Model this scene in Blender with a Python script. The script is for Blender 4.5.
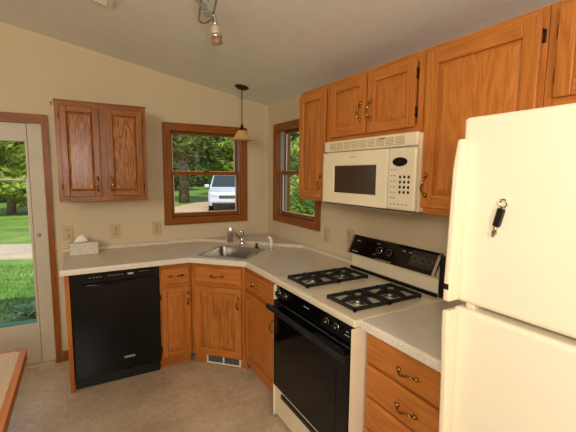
import bpy, bmesh, math, random
from mathutils import Vector, Matrix
S = bpy.context.scene
COL = S.collection
for o in list(bpy.data.objects):
    bpy.data.objects.remove(o, do_unlink=True)

# ------------------------------------------------------------------ camera, sky, sun, lamps, exposure
YAW, PITCH, ROLL, FPX = -0.5153, -0.1123, 0.0091, 367.85
cam_data = bpy.data.cameras.new('camera')
cam = bpy.data.objects.new('camera', cam_data)
COL.objects.link(cam)
_f = Vector((-math.sin(YAW) * math.cos(PITCH), math.cos(YAW) * math.cos(PITCH), math.sin(PITCH)))
_r = Vector((math.cos(YAW), math.sin(YAW), 0))
_u = _r.cross(_f)
_R = _r * math.cos(ROLL) + _u * math.sin(ROLL)
_U = -_r * math.sin(ROLL) + _u * math.cos(ROLL)
M = Matrix((( _R.x, _U.x, -_f.x, -1.691), (_R.y, _U.y, -_f.y, -3.411), (_R.z, _U.z, -_f.z, 1.5416), (0, 0, 0, 1)))
cam.matrix_world = M
cam_data.sensor_fit = 'HORIZONTAL'
cam_data.sensor_width = 36.0
cam_data.lens = FPX / 576 * 36
cam_data.clip_start = 0.02
cam_data.clip_end = 300
S.camera = cam

W = bpy.data.worlds.new('sky'); S.world = W; W.use_nodes = True
nt = W.node_tree; nt.nodes.clear()
wo = nt.nodes.new('ShaderNodeOutputWorld'); bg = nt.nodes.new('ShaderNodeBackground')
bg.inputs['Color'].default_value = (0.62, 0.76, 1.0, 1); bg.inputs['Strength'].default_value = 1.3
nt.links.new(bg.outputs[0], wo.inputs[0])

def lamp(name, kind, loc, energy, color, rot=None, target=None, **kw):
    d = bpy.data.lights.new(name, kind); d.energy = energy; d.color = color
    for k, v in kw.items(): setattr(d, k, v)
    o = bpy.data.objects.new(name, d); COL.objects.link(o); o.location = loc
    if target is not None:
        o.rotation_euler = (Vector(target) - Vector(loc)).to_track_quat('-Z', 'Y').to_euler()
    return o
lamp('sun', 'SUN', (0, -15, 18), 8.0, (1, 0.93, 0.78), target=(3.5, 0, 0), angle=0.01)
lamp('far_fill', 'AREA', (-1.80, -4.40, 1.72), 31, (1.0, 0.94, 0.85), target=(-1.0, -1.2, 1.75), shape='DISK', size=0.35)  # fill light added behind the camera to even out the falloff
lamp('room_fill', 'AREA', (-3.9, -4.5, 2.25), 85, (1.0, 0.93, 0.83), target=(-1.2, -1.0, 2.2), shape='DISK', size=1.3)  # large unseen fill added to lift walls and ceiling, not a real fixture

lamp('camera_flash', 'AREA', (-1.73, -3.50, 1.70), 6.5, (1.0, 0.94, 0.85), target=(-0.9, -1.6, 1.45), shape='DISK', size=0.14)
vs = S.view_settings
S.display_settings.display_device = 'sRGB'
vs.view_transform = 'Standard'; vs.look = 'None'; vs.gamma = 1; vs.use_curve_mapping = False
vs.exposure = -0.50

# ------------------------------------------------------------------ materials
def lin(c):
    def f(v):
        v /= 255.0
        return v / 12.92 if v <= 0.04045 else ((v + 0.055) / 1.055) ** 2.4
    return (f(c[0]), f(c[1]), f(c[2]), 1)
def new_mat(name):
    m = bpy.data.materials.new(name); m.use_nodes = True
    n = m.node_tree; n.nodes.clear()
    out = n.nodes.new('ShaderNodeOutputMaterial'); b = n.nodes.new('ShaderNodeBsdfPrincipled')
    n.links.new(b.outputs[0], out.inputs[0])
    return m, n, b
def mapping(n, scale, rand=False, rot=(0, 0, 0)):
    tc = n.nodes.new('ShaderNodeTexCoord'); mp = n.nodes.new('ShaderNodeMapping')
    mp.inputs['Scale'].default_value = scale; mp.inputs['Rotation'].default_value = rot
    n.links.new(tc.outputs['Object'], mp.inputs['Vector'])
    return mp
def ramp(n, stops):
    r = n.nodes.new('ShaderNodeValToRGB')
    e = r.color_ramp.elements
    e[0].position, e[0].color = stops[0]; e[1].position, e[1].color = stops[-1]
    for p, c in stops[1:-1]:
        q = e.new(p); q.color = c
    return r
def noise(n, vec, scale, detail=4, rough=0.5):
    t = n.nodes.new('ShaderNodeTexNoise'); t.inputs['Scale'].default_value = scale
    t.inputs['Detail'].default_value = detail; t.inputs['Roughness'].default_value = rough
    if vec is not None: n.links.new(vec, t.inputs['Vector'])
    return t
def bump(n, b, h, strength=0.2, dist=0.005):
    k = n.nodes.new('ShaderNodeBump'); k.inputs['Strength'].default_value = strength; k.inputs['Distance'].default_value = dist
    n.links.new(h, k.inputs['Height']); n.links.new(k.outputs[0], b.inputs['Normal'])
def plain(name, c, rough=0.5, metal=0.0, var=0.06, scale=6.0, coat=0.0, spec=0.5, bmp=0.0, bscale=200):
    m, n, b = new_mat(name)
    mp = mapping(n, (1, 1, 1))
    t = noise(n, mp.outputs[0], scale, 3)
    c = c if isinstance(c, tuple) and len(c) == 4 else lin(c)
    lo = tuple(max(0, v * (1 - var)) for v in c[:3]) + (1,); hi = tuple(min(1, v * (1 + var)) for v in c[:3]) + (1,)
    r = ramp(n, [(0.3, lo), (0.7, hi)]); n.links.new(t.outputs['Fac'], r.inputs[0]); n.links.new(r.outputs[0], b.inputs['Base Color'])
    b.inputs['Roughness'].default_value = rough; b.inputs['Metallic'].default_value = metal
    b.inputs['Specular IOR Level'].default_value = spec; b.inputs['Coat Weight'].default_value = coat
    if bmp:
        t2 = noise(n, mp.outputs[0], bscale, 2); bump(n, b, t2.outputs['Fac'], bmp)
    return m
def oak(name, axis, light, dark, cath=0.5, rough=0.38, stretch=0.07, dens=1.0):
    """oak with the grain running along one local axis"""
    m, n, b = new_mat(name)
    sc = [1.0, 1.0, 1.0]; sc['xyz'.index(axis)] = stretch
    mp = mapping(n, tuple(sc))
    oi = n.nodes.new('ShaderNodeObjectInfo'); add = n.nodes.new('ShaderNodeVectorMath'); add.operation = 'ADD'
    mul = n.nodes.new('ShaderNodeVectorMath'); mul.operation = 'SCALE'; mul.inputs['Scale'].default_value = 9.0
    cx = n.nodes.new('ShaderNodeCombineXYZ')
    for i in range(3): n.links.new(oi.outputs['Random'], cx.inputs[i])
    n.links.new(cx.outputs[0], mul.inputs[0]); n.links.new(mp.outputs[0], add.inputs[0]); n.links.new(mul.outputs[0], add.inputs[1])
    big = noise(n, add.outputs[0], 15.0 * dens, 2, 0.45)          # growth rings: contour lines of a stretched noise
    k = n.nodes.new('ShaderNodeMath'); k.operation = 'MULTIPLY'; k.inputs[1].default_value = 15.0
    fr = n.nodes.new('ShaderNodeMath'); fr.operation = 'PINGPONG'; fr.inputs[1].default_value = 1.0
    n.links.new(big.outputs['Fac'], k.inputs[0]); n.links.new(k.outputs[0], fr.inputs[0])
    fine = noise(n, add.outputs[0], 130.0, 3, 0.6)
    mix = n.nodes.new('ShaderNodeMix'); mix.data_type = 'FLOAT'; mix.inputs[0].default_value = cath
    n.links.new(fine.outputs['Fac'], mix.inputs[2]); n.links.new(fr.outputs[0], mix.inputs[3])
    tone = noise(n, add.outputs[0], 2.2, 1)
    r = ramp(n, [(0.15, lin(dark)), (0.45, lin(tuple((a + c) / 2 for a, c in zip(light, dark)))), (0.75, lin(light))])
    n.links.new(mix.outputs[0], r.inputs[0])
    hs = n.nodes.new('ShaderNodeHueSaturation'); n.links.new(r.outputs[0], hs.inputs['Color'])
    mr = n.nodes.new('ShaderNodeMapRange'); mr.inputs[3].default_value = 0.85; mr.inputs[4].default_value = 1.15
    n.links.new(tone.outputs['Fac'], mr.inputs[0]); n.links.new(mr.outputs[0], hs.inputs['Value'])
    n.links.new(hs.outputs[0], b.inputs['Base Color'])
    b.inputs['Roughness'].default_value = rough; b.inputs['Specular IOR Level'].default_value = 0.32
    bump(n, b, mix.outputs[0], 0.08, 0.002)
    return m
def speckle(name, base, spots, scale=260, rough=0.35):
    m, n, b = new_mat(name)
    mp = mapping(n, (1, 1, 1))
    t = noise(n, mp.outputs[0], scale, 2, 0.7); t2 = noise(n, mp.outputs[0], 9, 3)
    r = ramp(n, [(0.35, lin(spots)), (0.5, lin(base)), (0.68, lin(tuple(min(255, c + 16) for c in base)))])
    n.links.new(t.outputs['Fac'], r.inputs[0])
    hs = n.nodes.new('ShaderNodeHueSaturation'); n.links.new(r.outputs[0], hs.inputs['Color'])
    mr = n.nodes.new('ShaderNodeMapRange'); mr.inputs[3].default_value = 0.9; mr.inputs[4].default_value = 1.08
    n.links.new(t2.outputs['Fac'], mr.inputs[0]); n.links.new(mr.outputs[0], hs.inputs['Value'])
    n.links.new(hs.outputs[0], b.inputs['Base Color']); b.inputs['Roughness'].default_value = rough
    return m
def glass_pane(name, tint=(1, 1, 1, 1), refl=0.05):
    m = bpy.data.materials.new(name); m.use_nodes = True; n = m.node_tree; n.nodes.clear()
    out = n.nodes.new('ShaderNodeOutputMaterial'); mx = n.nodes.new('ShaderNodeMixShader')
    tr = n.nodes.new('ShaderNodeBsdfTransparent'); gl = n.nodes.new('ShaderNodeBsdfGlossy')
    tr.inputs[0].default_value = tint; gl.inputs['Roughness'].default_value = 0.02; mx.inputs[0].default_value = refl
    n.links.new(tr.outputs[0], mx.inputs[1]); n.links.new(gl.outputs[0], mx.inputs[2]); n.links.new(mx.outputs[0], out.inputs[0])
    return m
def foliage(name, a, b_, c, scale=3.0, trans=0.35):
    m, n, b = new_mat(name)
    mp = mapping(n, (1, 1, 1)); t = noise(n, mp.outputs[0], scale, 4, 0.7)
    r = ramp(n, [(0.3, lin(a)), (0.5, lin(b_)), (0.72, lin(c))]); n.links.new(t.outputs['Fac'], r.inputs[0])
    n.links.new(r.outputs[0], b.inputs['Base Color']); b.inputs['Roughness'].default_value = 0.6
    if trans:
        tl = n.nodes.new('ShaderNodeBsdfTranslucent'); n.links.new(r.outputs[0], tl.inputs[0])
        mx = n.nodes.new('ShaderNodeMixShader'); mx.inputs[0].default_value = trans
        out = [q for q in n.nodes if q.type == 'OUTPUT_MATERIAL'][0]
        n.links.new(b.outputs[0], mx.inputs[1]); n.links.new(tl.outputs[0], mx.inputs[2]); n.links.new(mx.outputs[0], out.inputs[0])
    return m
def vinyl_floor():
    m, n, b = new_mat('vinyl_floor')
    mp = mapping(n, (1, 1, 1))
    t = noise(n, mp.outputs[0], 2.4, 5, 0.6); t2 = noise(n, mp.outputs[0], 22, 4, 0.7)
    mix = n.nodes.new('ShaderNodeMix'); mix.data_type = 'FLOAT'; mix.inputs[0].default_value = 0.4
    n.links.new(t.outputs['Fac'], mix.inputs[2]); n.links.new(t2.outputs['Fac'], mix.inputs[3])
    r = ramp(n, [(0.32, lin((168, 148, 123))), (0.46, lin((206, 184, 152))), (0.56, lin((222, 200, 166))), (0.7, lin((240, 224, 200)))])
    n.links.new(mix.outputs[0], r.inputs[0])
    br = n.nodes.new('ShaderNodeTexBrick'); br.offset = 0.0
    br.inputs['Scale'].default_value = 1.0; br.inputs['Brick Width'].default_value = 0.305; br.inputs['Row Height'].default_value = 0.305
    br.inputs['Mortar Size'].default_value = 0.004; br.inputs['Mortar Smooth'].default_value = 0.6
    br.inputs['Color1'].default_value = (1, 1, 1, 1); br.inputs['Color2'].default_value = (0.95, 0.95, 0.95, 1); br.inputs['Mortar'].default_value = (0.9, 0.9, 0.9, 1)
    n.links.new(mp.outputs[0], br.inputs['Vector'])
    mu = n.nodes.new('ShaderNodeMix'); mu.data_type = 'RGBA'; mu.blend_type = 'MULTIPLY'; mu.inputs[0].default_value = 1
    n.links.new(r.outputs[0], mu.inputs[6]); n.links.new(br.outputs[0], mu.inputs[7]); n.links.new(mu.outputs[2], b.inputs['Base Color'])
    b.inputs['Roughness'].default_value = 0.34
    bump(n, b, t2.outputs['Fac'], 0.12, 0.004)
    return m

LT, DK = (200, 124, 54), (162, 92, 36)
MAT = dict(
    oak_v=oak('oak_vertical', 'z', LT, DK, 0.30),
    oak_h=oak('oak_horizontal', 'x', LT, DK, 0.30),
    oak_y=oak('oak_lengthwise', 'y', LT, DK, 0.30),
    panel=oak('oak_panel', 'z', LT, DK, 0.28, 0.34, 0.12),
    striped=oak('oak_panel_striped', 'z', (198, 124, 56), (142, 78, 28), 0.42, 0.34, 0.05, 1.5),
    red_v=oak('oak_panel_bold', 'z', (176, 112, 54), (112, 64, 24), 0.55, 0.27, 0.13, 1.6),
    red_s=oak('oak_stile_bold', 'z', (160, 100, 42), (120, 68, 24), 0.3, 0.30),
    red_h=oak('oak_rail_bold', 'x', (160, 100, 42), (120, 68, 24), 0.3, 0.30),
    trim_v=oak('trim_oak_vertical', 'z', (156, 90, 22), (112, 58, 9), 0.25),
    trim_h=oak('trim_oak_horizontal', 'x', (156, 90, 22), (112, 58, 9), 0.25),
    trim_y=oak('trim_oak_lengthwise', 'y', (156, 90, 22), (112, 58, 9), 0.25),
    wall=plain('cream_wall_paint', (208, 189, 153), 0.85, var=0.02, scale=3, bmp=0.05, bscale=120),
    ceil=plain('textured_ceiling_paint', (236, 233, 227), 0.95, var=0.02, scale=14, bmp=0.22, bscale=40),
    floor=vinyl_floor(),
    laminate=speckle('speckled_laminate', (218, 203, 176), (186, 168, 140)),
    laminate_edge=speckle('laminate_edge', (230, 220, 200), (206, 192, 166)),
    table=speckle('tan_laminate', (206, 176, 128), (172, 140, 92), 180),
    black=plain('gloss_black', (8, 8, 9), 0.10, var=0.1, spec=0.3),
    black_soft=plain('satin_black', (16, 16, 17), 0.35, var=0.1),
    oven_black=plain('oven_glass', (7, 7, 8), 0.07, var=0.05, spec=0.3),
    iron=plain('cast_iron', (20, 19, 18), 0.55, var=0.2, scale=60, bmp=0.1),
    cream=plain('bisque_enamel', (236, 220, 186), 0.28, var=0.02, coat=0.3),
    bisque=plain('bisque_plastic', (230, 216, 180), 0.4, var=0.02),
    fridge=plain('bisque_fridge_steel', (238, 225, 196), 0.45, var=0.012, scale=4, bmp=0.08, bscale=420),
    mwglass=plain('microwave_window', (66, 50, 36), 0.18, var=0.15, scale=300),
    outlet=plain('outlet_beige', (196, 170, 126), 0.4, var=0.02),
    white=plain('white_plastic', (236, 230, 214), 0.4, var=0.02),
    door=plain('painted_door', (200, 188, 164), 0.5, var=0.02),
    grey=plain('grey_vinyl', (150, 150, 144), 0.5),
    greyb=plain('smoked_blue_grey_plastic', (166, 172, 172), 0.25, var=0.12, scale=40),
    brass=plain('antique_brass', (158, 122, 74), 0.24, 1.0, var=0.35, scale=120),
    bronze=plain('dark_bronze', (78, 56, 36), 0.4, 0.9, var=0.2, scale=60),
    chrome=plain('chrome', (225, 222, 216), 0.09, 1.0, var=0.02),
    nickel=plain('brushed_nickel', (190, 172, 150), 0.22, 1.0, var=0.05),
    filter=plain('satin_chrome', (236, 228, 214), 0.32, 0.85, var=0.02),
    steel=plain('brushed_steel', (176, 170, 158), 0.27, 1.0, var=0.08, scale=30),
    amber=plain('amber_glass', (214, 170, 108), 0.3, var=0.12, scale=20, coat=0.4),
    frost=plain('frosted_glass', (196, 178, 152), 0.3, var=0.06, scale=30, coat=0.4),
    brownglass=plain('brown_glass', (150, 116, 78), 0.2, var=0.08, coat=0.4),
    tissue_box=None,
    tissue=plain('tissue_paper', (244, 240, 230), 0.9, var=0.03),
    teal=plain('teal_threshold', (84, 150, 140), 0.5),
    glass=glass_pane('window_glass'),
    lens=plain('car_lens', (190, 196, 200), 0.15, 0.2),
    carwhite=plain('white_car_paint', (184, 194, 210), 0.25, var=0.01, coat=0.6),
    carglass=plain('car_glass', (36, 44, 42), 0.05, var=0.2, coat=0.5),
    rubber=plain('tyre_rubber', (22, 22, 22), 0.8),
    bark=plain('bark', (112, 92, 70), 0.95, var=0.35, scale=9, bmp=0.8, bscale=14),
    leaf=foliage('leaves_dark', (52, 74, 30), (88, 114, 48), (150, 168, 84), 1.2),  # greens lightened so the colour carries some of the daylight
    leaf2=foliage('leaves_sunlit', (84, 116, 36), (146, 172, 62), (222, 226, 130), 1.4, 0.5),  # sunlight put into the leaf colour: pale yellow-greens for lit foliage
    hosta=foliage('hosta_leaves', (46, 92, 40), (92, 140, 76), (170, 196, 140), 9, 0.2),
    grass=foliage('grass', (40, 96, 14), (58, 128, 22), (88, 160, 38), 2.5, 0.25),
    lawn=foliage('lawn', (70, 108, 34), (96, 132, 48), (134, 158, 74), 0.8, 0),
    concrete=plain('concrete', (176, 160, 140), 0.9, var=0.12, scale=3, bmp=0.2, bscale=60),
    gravel=plain('gravel', (178, 154, 126), 0.95, var=0.16, scale=8, bmp=0.3, bscale=60),
    outer=plain('house_siding', (190, 182, 168), 0.8),
)
def dotted(name, base, dots):
    m, n, b = new_mat(name); mp = mapping(n, (1, 1, 1))
    v = n.nodes.new('ShaderNodeTexVoronoi'); v.inputs['Scale'].default_value = 75; n.links.new(mp.outputs[0], v.inputs['Vector'])
    r = ramp(n, [(0.22, lin(dots)), (0.34, lin(base))]); n.links.new(v.outputs['Distance'], r.inputs[0])
    n.links.new(r.outputs[0], b.inputs['Base Color']); b.inputs['Roughness'].default_value = 0.6
    return m
MAT['tissue_box'] = dotted('patterned_card', (214, 206, 184), (166, 154, 128))

# ------------------------------------------------------------------ mesh helpers
class MB:
    def __init__(s): s.bm = bmesh.new()
    def box(s, x0, x1, y0, y1, z0, z1, bev=0.0, mat=0, seg=2):
        x0, x1 = min(x0, x1), max(x0, x1); y0, y1 = min(y0, y1), max(y0, y1); z0, z1 = min(z0, z1), max(z0, z1)
        v = [s.bm.verts.new((x, y, z)) for x in (x0, x1) for y in (y0, y1) for z in (z0, z1)]
        q = [(0, 1, 3, 2), (4, 6, 7, 5), (0, 4, 5, 1), (2, 3, 7, 6), (0, 2, 6, 4), (1, 5, 7, 3)]
        f = [s.bm.faces.new([v[i] for i in k]) for k in q]
        for a in f: a.material_index = mat
        if bev > 0:
            e = list({k for a in f for k in a.edges})
            r = bmesh.ops.bevel(s.bm, geom=e, offset=bev, segments=seg, profile=0.5, affect='EDGES', material=-1)
        return s
    def prism(s, pts, axis, a, b, mat=0, bev=0.0):
        """pts: polygon in the two other axes (in xyz order); extruded along axis from a to b"""
        i = 'xyz'.index(axis)
        def mk(p, t):
            c = list(p); c.insert(i, t); return s.bm.verts.new(c)
        A = [mk(p, a) for p in pts]; B = [mk(p, b) for p in pts]; n = len(pts)
        f = [s.bm.faces.new(A), s.bm.faces.new(B[::-1])]
        f += [s.bm.faces.new((A[k], B[k], B[(k + 1) % n], A[(k + 1) % n])) for k in range(n)]
        bmesh.ops.recalc_face_normals(s.bm, faces=f)
        for q in f: q.material_index = mat
        if bev > 0:
            e = list({k for q in f for k in q.edges})
            bmesh.ops.bevel(s.bm, geom=e, offset=bev, segments=2, profile=0.5, affect='EDGES', material=-1)
        return s
    def tube(s, pts, r, seg=8, mat=0, closed=False, flat=1.0):
        P = [Vector(p) for p in pts]; n = len(P); R = r if isinstance(r, (list, tuple)) else [r] * n
        rings = []; up = None
        for i in range(n):
            a = P[(i - 1) % n] if (closed or i > 0) else P[i]; b = P[(i + 1) % n] if (closed or i < n - 1) else P[i]
            t = (b - a).normalized()
            if up is None:
                up = Vector((0, 0, 1)) if abs(t.z) < 0.9 else Vector((1, 0, 0))
            sd = t.cross(up).normalized(); up = sd.cross(t).normalized()
            rings.append([s.bm.verts.new(P[i] + (sd * math.cos(2 * math.pi * k / seg) + up * flat * math.sin(2 * math.pi * k / seg)) * R[i]) for k in range(seg)])
        fs = []
        for i in range(n if closed else n - 1):
            A, B = rings[i], rings[(i + 1) % n]
            fs += [s.bm.faces.new((A[k], A[(k + 1) % seg], B[(k + 1) % seg], B[k])) for k in range(seg)]
        if not closed:
            fs += [s.bm.faces.new(rings[0][::-1]), s.bm.faces.new(rings[-1])]
        for f in fs: f.material_index = mat; f.smooth = len(f.verts) == 4
        return s
    def lathe(s, prof, c=(0, 0, 0), seg=24, axis=(0, 0, 1), mat=0, smooth=True):
        """prof: (radius, height along axis)"""
        q = Vector(axis).to_track_quat('Z', 'Y').to_matrix(); c = Vector(c); rings = []
        for r, h in prof:
            if r < 1e-6: rings.append([s.bm.verts.new(c + q @ Vector((0, 0, h)))])
            else: rings.append([s.bm.verts.new(c + q @ Vector((r * math.cos(2 * math.pi * k / seg), r * math.sin(2 * math.pi * k / seg), h))) for k in range(seg)])
        for A, B in zip(rings, rings[1:]):
            for k in range(seg):
                k2 = (k + 1) % seg
                if len(A) == 1 and len(B) == 1: continue
                if len(A) == 1: f = s.bm.faces.new((A[0], B[k2], B[k]))
                elif len(B) == 1: f = s.bm.faces.new((A[k], A[k2], B[0]))
                else: f = s.bm.faces.new((A[k], A[k2], B[k2], B[k]))
                f.smooth = smooth; f.material_index = mat
        return s
    def poly(s, pts, mat=0):
        f = s.bm.faces.new([s.bm.verts.new(p) for p in pts]); f.material_index = mat; return s
    def xf(s, m):
        bmesh.ops.transform(s.bm, matrix=m, verts=s.bm.verts); return s
    def build(s, name, mats, parent=None, fix=True):
        if fix: bmesh.ops.recalc_face_normals(s.bm, faces=s.bm.faces)
        me = bpy.data.meshes.new(name); s.bm.to_mesh(me); s.bm.free()
        for m in (mats if isinstance(mats, (list, tuple)) else [mats]): me.materials.append(MAT[m] if isinstance(m, str) else m)
        o = bpy.data.objects.new(name, me); COL.objects.link(o)
        if parent is not None: o.parent = parent
        return o
def tag(o, label, cat, group=None, kind=None):
    o['label'] = label; o['category'] = cat
    if group: o['group'] = group
    if kind: o['kind'] = kind
    return o
def thing(name, label, cat, loc=(0, 0, 0), rz=0.0, group=None):
    o = bpy.data.objects.new(name, None); COL.objects.link(o); o.empty_display_size = 0.05
    o.location = loc; o.rotation_euler = (0, 0, rz); tag(o, label, cat, group); return o
def struct(o):
    o['kind'] = 'structure'; return o
def struct_empty(name, loc=(0, 0, 0), rz=0.0):
    o = bpy.data.objects.new(name, None); COL.objects.link(o); o.location = loc; o.rotation_euler = (0, 0, rz); return struct(o)
BACK, RIGHT = 0.0, -math.pi / 2

# ------------------------------------------------------------------ room shell
H0, SL = 2.218, 0.182
def ceil_z(x): return H0 - SL * x
XL, YF, T = -5.0, -6.2, 0.14
struct(MB().box(XL, 0.0, YF, 0.0, -0.12, 0.0).build('floor', 'floor'))
m = MB(); m.prism([(XL - T, ceil_z(XL - T)), (T, ceil_z(T)), (T, ceil_z(T) + .15), (XL - T, ceil_z(XL - T) + .15)], 'y', YF - T, T)
struct(m.build('ceiling', 'ceil'))
# back wall (y = 0): openings for the patio door and the window
DX0, DX1, DZ1 = -3.80, -1.925, 1.912
WX0, WX1, WZ0, WZ1 = -0.985, -0.292, 1.130, 1.935
m = MB()
def wallpiece(x0, x1, z0, z1=None):
    if z1 is None:
        m.prism([(x0, z0), (x1, z0), (x1, ceil_z(x1)), (x0, ceil_z(x0))], 'y', 0.0, T)
    else:
        m.box(x0, x1, 0.0, T, z0, z1)
wallpiece(XL - T, DX0, -.12); wallpiece(DX0, DX1, DZ1); wallpiece(DX1, WX0, -.12); wallpiece(WX0, WX1, -.12, WZ0); wallpiece(WX0, WX1, WZ1); wallpiece(WX1, 0.0, -.12)
m.box(DX0, DX1, 0.0, T, -.12, 0.0)
struct(m.build('wall_back', 'wall'))
RY0, RY1, RZ0, RZ1 = -0.205, -0.912, 1.138, 1.968
m = MB()
def rpiece(ya, yb, z0, z1=None):
    if z1 is not None: m.box(0, T, ya, yb, z0, z1)
    else: m.prism([(0, z0), (T, z0), (T, ceil_z(T)), (0, ceil_z(0))], 'y', ya, yb)
rpiece(T, RY0, -.12); rpiece(RY1, YF - T, -.12); rpiece(RY0, RY1, -.12, RZ0); rpiece(RY0, RY1, RZ1)
struct(m.build('wall_right', 'wall'))
struct(MB().box(XL - T, XL, YF, 0, -.12, ceil_z(XL)).build('wall_left', 'wall'))
m = MB(); m.prism([(XL - T, -.12), (0, -.12), (0, ceil_z(0)), (XL - T, ceil_z(XL - T))], 'y', YF - T, YF)
struct(m.build('wall_front', 'wall'))

# baseboard stub between the door casing and the end panel
struct(MB().box(-1.878, -1.804, -.014, -.001, .001, .085, .003).build('baseboard_back', 'trim_h'))

# ---- windows: wall plane at local y = 0, room on the -y side, origin at the opening's lower left corner
def window(name, loc, rz, w, h, casing, meet, tb=None):
    e = struct_empty(name, loc, rz)
    ci = 0.012
    m = MB()     # mitred picture-frame casing
    o, i = casing, ci
    def quad(p): m.prism(p, 'y', -.020, -.001, 0, .003)
    m.prism([(-o, -o), (i, i), (i, h - i), (-o, h + o)], 'y', -.020, -.001, 0)
    m.prism([(w + o, -o), (w - i, i), (w - i, h - i), (w + o, h + o)], 'y', -.020, -.001, 0)
    m.prism([(-o, -o), (w + o, -o), (w - i, i), (i, i)], 'y', -.020, -.001, 1)
    m.prism([(-o, h + o), (w + o, h + o), (w - i, h - i), (i, h - i)], 'y', -.020, -.001, 1)
    c = m.build('window_casing', ['trim_v', 'trim_h'], e)
    m = MB(); j = 0.010
    m.box(.0005, j, 0, T, .0005, h - .0005, 0, 0); m.box(w - j, w - .0005, 0, T, .0005, h - .0005, 0, 0)
    m.box(j, w - j, 0, T, .0005, j, 0, 1); m.box(j, w - j, 0, T, h - j, h - .0005, 0, 1)
    m.build('window_jamb', ['trim_v', 'trim_h'], e)
    m = MB()
    m.box(j, j + .004, .030, .105, j, h - j); m.box(w - j - .004, w - j, .030, .105, j, h - j)
    t = m.build('jamb_liner', 'grey', e); t['label'] = 'grey sliding track'
    k = j + .005
    def sash(nm, z0, z1, y0, st, bot, top):
        m = MB(); y1 = y0 + .032
        m.box(k, k + st, y0, y1, z0, z1, .003, 0); m.box(w - k - st, w - k, y0, y1, z0, z1, .003, 0)
        m.box(k + st, w - k - st, y0, y1, z0, z0 + bot, .003, 1); m.box(k + st, w - k - st, y0, y1, z1 - top, z1, .003, 1)
        s_ = m.build(nm, ['trim_v', 'trim_h'], e)
        g = MB().box(k + st - .004, w - k - st + .004, y0 + .012, y0 + .018, z0 + bot - .004, z1 - top + .004).build('window_pane', 'glass', s_)
        mm = MB(); q = .006
        a, b, c_, d = k + st, w - k - st, z0 + bot, z1 - top
        mm.box(a, a + q, y0 + .004, y0 + .011, c_, d); mm.box(b - q, b, y0 + .004, y0 + .011, c_, d); mm.box(a + q, b - q, y0 + .004, y0 + .011, c_, c_ + q)
        mm.build('glazing_bead', 'white', s_)
        return s_
    sash('upper_sash', meet - .018, h - j - .002, .070, .028, .034, .024)
    lo = sash('lower_sash', j + .002, meet + .018, .034, .028, .036, .034)
    MB().box(w / 2 - .03, w / 2 + .03, .022, .034, meet + .010, meet + .022, .003).build('sash_lock', 'bronze', lo)
    return e
window('window_1', (WX0, 0, WZ0), BACK, WX1 - WX0, WZ1 - WZ0, .054, .415)
window('window_2', (0, RY0, RZ0), RIGHT, RY0 - RY1, RZ1 - RZ0, .052, .42)

# ---- patio door, back wall
d = struct_empty('door_1', (0, 0, 0))
m = MB()
m.prism([(-1.881, 0.001), (-1.922, 0.001), (-1.922, DZ1 - .004), (-1.881, 1.974)], 'y', -.022, -.001, 0)
m.prism([(DX0 - .04, 1.974), (-1.881, 1.974), (-1.922, DZ1 - .004), (DX0 - .04, DZ1 - .004)], 'y', -.022, -.001, 1)
m.build('door_casing', ['trim_v', 'trim_h'], d)
m = MB()       # fixed side jamb panel and header
m.box(-2.017, DX1 - .001, .012, .10, 0.018, DZ1 - .002, .003)
m.build('door_jamb', 'door', d)
MB().lathe([(0, 0), (.013, 0), (.014, -.004), (.006, -.008), (0, -.008)], (-1.983, .012, 1.055), 16, (0, 1, 0)).build('deadbolt', 'grey', d)
m = MB()
x0, x1 = DX0 + .002, -2.020
gx1, gz0, gz1 = -2.036, .352, 1.772
m.box(x0, x1, .018, .062, gz1, DZ1 - .004, .003); m.box(x0, x1, .018, .062, .020, gz0, .003)
m.box(gx1, x1, .018, .062, gz0, gz1); m.box(x0, x0 + .12, .018, .062, gz0, gz1)
slab = m.build('door_panel', 'door', d)
MB().box(x0 + .12, gx1, .036, .042, gz0, gz1).build('door_pane', 'glass', slab)
m = MB(); m.box(x0 + .12, gx1, .020, .034, gz0, gz0 + .028, .002)
s_ = m.build('glass_sill', 'teal', slab); s_['label'] = 'teal strip below the glass'
MB().box(DX0 + .002, -1.927, -.03, .11, .0005, .017, .003).build('threshold', 'door', d)
m = MB()       # storm door behind: mid rail and lock stile
m.box(DX0 + .1, -2.050, .112, .132, 1.478, 1.490); m.box(-2.054, -2.044, .112, .132, 1.05, 1.490)
s_ = m.build('storm_door_frame', 'white', d)

# ------------------------------------------------------------------ cabinets
def curve_pull(parent, horiz, c, mat='brass', L=.088, name='handle'):
    """bail pull: two rosettes, a bowed grip thickening at the middle; c = (x, y, z) on the door face, out is -y"""
    m = MB(); x, y, z = c; pts = []; rad = []
    for i in range(15):
        t = i / 14 * 2 - 1
        a = t * L / 2; out = .006 + .022 * (1 - abs(t) ** 2.6); sway = .006 * math.sin(t * math.pi)
        rad.append(.0033 + .0022 * math.exp(-(t * 3) ** 2) + .002 * math.exp(-((abs(t) - .72) * 9) ** 2))
        pts.append((x + a, y - out, z + sway) if horiz else (x + sway, y - out, z + a))
    m.tube(pts, rad, 8)
    for sgn in (-1, 1):
        px, pz = (x + sgn * L / 2, z) if horiz else (x, z + sgn * L / 2)
        m.lathe([(0, 0), (.010, 0), (.0105, .003), (.007, .007), (.0045, .011), (0, .012)], (px, y, pz), 12, (0, -1, 0))
        qx, qz = (x + sgn * (L / 2 + .011), z) if horiz else (x, z + sgn * (L / 2 + .011))
        m.lathe([(0, 0), (.006, 0), (.005, .003), (0, .005)], (qx, y, qz), 10, (0, -1, 0))
    return m.build(name, mat, parent)
def hinge(parent, x, z, side, y=0.0):
    m = MB(); s = side
    m.box(x, x + s * .009, y - .005, y - .0005, z - .022, z + .022, .001)
    m.tube([(x, y - .008, z - .024), (x, y - .008, z + .024)], .0034, 8)
    return m.build('hinge', 'bronze', parent)
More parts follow.
